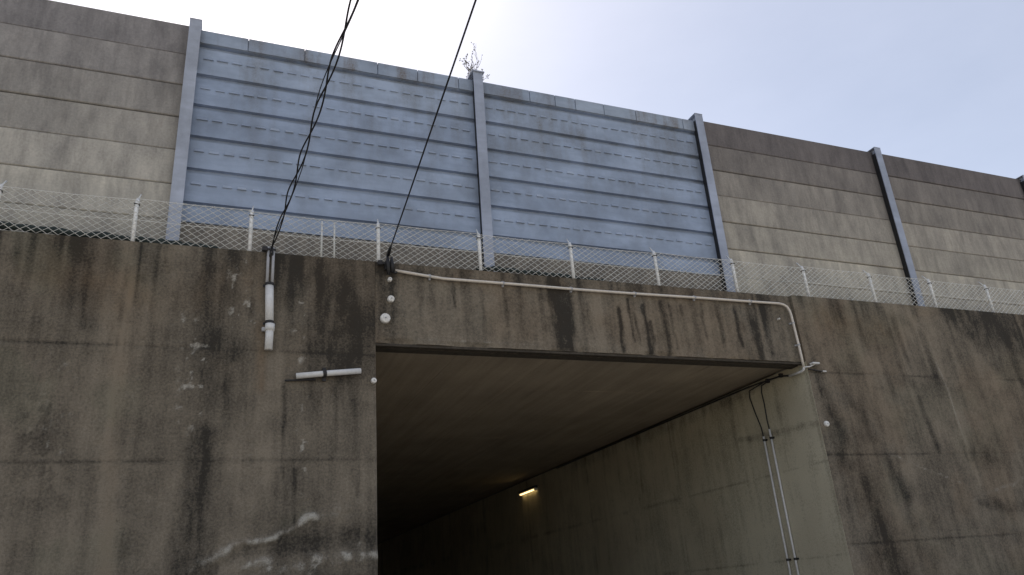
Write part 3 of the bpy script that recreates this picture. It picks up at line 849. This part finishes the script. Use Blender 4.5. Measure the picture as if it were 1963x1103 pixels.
# ------------------------------------------------------------------ pipes in the tunnel
for (y, zt, lab) in ((1.19, 3.72, 'white vertical conduit on the tunnel side wall, the farther inside of two'), (1.02, 3.80, 'white vertical conduit on the tunnel side wall, the nearer to the mouth of two')):
    t = thing('tunnel_conduit', lab, 'conduit', (8.37, y, 1.0), 'pair of conduits on the tunnel wall')
    bm = BM(); tube(bm, [(8.368, y, 0.8), (8.366, y, 2.4), (8.368, y, zt)], 0.0165, 10)
    obj('pipe', bm, M['pvc'], t, True)
    for z in (1.86, 3.66):
        bm = BM(); tube(bm, [(8.367, y, z - .018), (8.367, y, z + .018)], 0.024, 10); box(bm, 8.385, 8.405, y - .045, y + .045, z - .014, z + .014)
        obj('clamp', bm, M['steel_dark'], t)
    bm = BM()
    dy = 0.16 if y > 1.1 else 0.02
    tube(bm, [(8.368, y, zt - .05), (8.372, y + .02, zt + .15), (8.375, y + dy * .6, zt + .40), (8.374, y + dy, 4.40), (8.365, y + dy - .04, 4.50), (8.34, y - .3, 4.53)], 0.009, 8)
    obj('cable_tail', bm, M['black'], t, True)
ct = thing('corner_cable', 'black cable sagging along the corner between the tunnel ceiling and side wall', 'cable', (8.35, 0.3, 4.5))
bm = BM(); tube(bm, [(8.335, .28, 4.46), (8.35, .5, 4.52), (8.36, .8, 4.54), (8.36, 1.3, 4.56), (8.365, 2.2, 4.565), (8.365, 4.5, 4.57), (8.365, 9, 4.57)], .014, 8)
obj('strand', bm, M['black'], ct, True)
for y in (0.52, 0.84):
    bm = BM(); box(bm, 8.34, 8.40, y - .02, y + .02, 4.505, 4.565)
    obj('cable_clip', bm, M['steel_dark'], ct)

# lamp on the tunnel wall
tl = thing('tunnel_lamp', 'lit warm tube lamp high on the dark tunnel side wall', 'lamp', (8.37, 10.9, 4.28))
bm = BM(); box(bm, 8.30, 8.395, 10.35, 11.50, 4.30, 4.36, .008)
obj('casing', bm, M['steel_dark'], tl)
for zz, xx in ((4.272, 8.325), (4.272, 8.372)):
    bm = BM(); tube(bm, [(xx, 10.42, zz), (xx, 11.43, zz)], .014, 8)
    obj('tube', bm, M['tube_lit'], tl, True)
for y in (10.39, 11.46):
    bm = BM(); box(bm, 8.305, 8.39, y - .025, y + .025, 4.245, 4.30)
    obj('end_cap', bm, M['glass_shade'], tl)
bm = BM()
for k in range(7):
    y = 10.48 + k * .15; tube(bm, [(8.30, y, 4.31), (8.295, y, 4.235), (8.385, y, 4.235), (8.394, y, 4.31)], .005, 5)
obj('wire_guard', bm, M['steel_dark'], tl)

# small covers, caps and brackets fixed to the concrete
def cover(label, x, z, r, y0=0.0):
    t = thing('wall_cover', label, 'wall cover', (x, y0, z), 'small white covers on the concrete')
    bm = BM(); lathe_y(bm, x, z, [(r, y0 + .02), (r, y0 - .022), (r * .86, y0 - .034), (r * .3, y0 - .040)], 14)
    obj('cap', bm, M['mortar'], t)
    bm = BM(); lathe_y(bm, x, z, [(r * .16, y0 - .036), (r * .16, y0 - .047), (r * .08, y0 - .050)], 8)
    obj('screw', bm, M['pvc_grey'], t)
cover('largest round white cover, at the left end of the beam', 2.02, 4.905, .062)
cover('middle sized round white cover between the cable anchor and the largest cover', 2.095, 5.165, .043)
cover('tiny white cap directly under the dark cable anchor', 2.085, 5.425, .028)
cover('white cap on the very corner of the left wall beside the white slanting tube', 1.872, 4.115, .034)
cover('round whitish cover low on the right wall beside the tunnel corner', 8.51, 3.645, .042, -.035)
cover('tiny white cap on the beam just under the bend of the cream conduit', 8.08, 5.26, .014)
wb = thing('wall_bracket', 'little white bracket arm sticking out of the right wall at the conduit foot', 'bracket', (8.5, -.04, 4.52))
bm = BM(); box(bm, 8.445, 8.575, -.125, -.045, 4.535, 4.562, .006)
obj('plate', bm, M['pvc'], wb)
bm = BM(); tube(bm, [(8.34, -.045, 4.50), (8.42, -.06, 4.505), (8.50, -.08, 4.535)], .010, 8)
obj('arm', bm, M['pvc'], wb, True)
bm = BM(); tube(bm, [(8.40, -.05, 4.47), (8.52, -.06, 4.455), (8.66, -.055, 4.44)], .009, 8)
obj('rod', bm, M['steel_dark'], wb, True)
bm = BM(); box(bm, 8.65, 8.72, -.075, -.03, 4.432, 4.450, .004)
obj('rod_end', bm, M['pvc'], wb)

# ------------------------------------------------------------------ dry weed on the middle post
wd = thing('dry_weed', 'sparse dry weed growing at the top of the middle blue post', 'weed', (3.53, .5, 9.15))
stem = BM(); lv = BM(); rr = random.Random(21)
def grow(p, d, ln, r, dep):
    pts = [p]
    for k in range(4):
        d = (d + Vector((rr.uniform(-.25, .25), rr.uniform(-.2, .2), rr.uniform(-.08, .15)))).normalized()
        p = p + d * ln / 4; pts.append(p)
        if dep and rr.random() < .55:
            grow(p, (d + Vector((rr.uniform(-1, 1), rr.uniform(-.6, .6), rr.uniform(-.1, .5)))).normalized(), ln * rr.uniform(.4, .6), r * .7, dep - 1)
        elif rr.random() < .7:
            a = Vector((rr.uniform(-1, 1), rr.uniform(-1, 1), rr.uniform(-.6, .6))).normalized() * rr.uniform(.014, .034)
            b = a.cross(Vector((rr.random(), rr.random(), .3))).normalized() * .009
            lv.faces.new([lv.verts.new(v) for v in (p, p + a * .5 + b, p + a, p + a * .5 - b)])
    tube(stem, pts, [r, r * .9, r * .8, r * .7, r * .5], 4)
for k in range(7):
    a = rr.uniform(0, math.pi * 2)
    grow(Vector((3.53 + rr.uniform(-.10, .16), .46 + rr.uniform(-.05, .1), 9.08)), Vector((rr.uniform(-1.5, 1.6), rr.uniform(-.5, .3), 1)).normalized(), rr.uniform(.28, .52), .0042, 2)
obj('stem', stem, M['twig'], wd)
obj('leaves', lv, M['leaf'], wd)
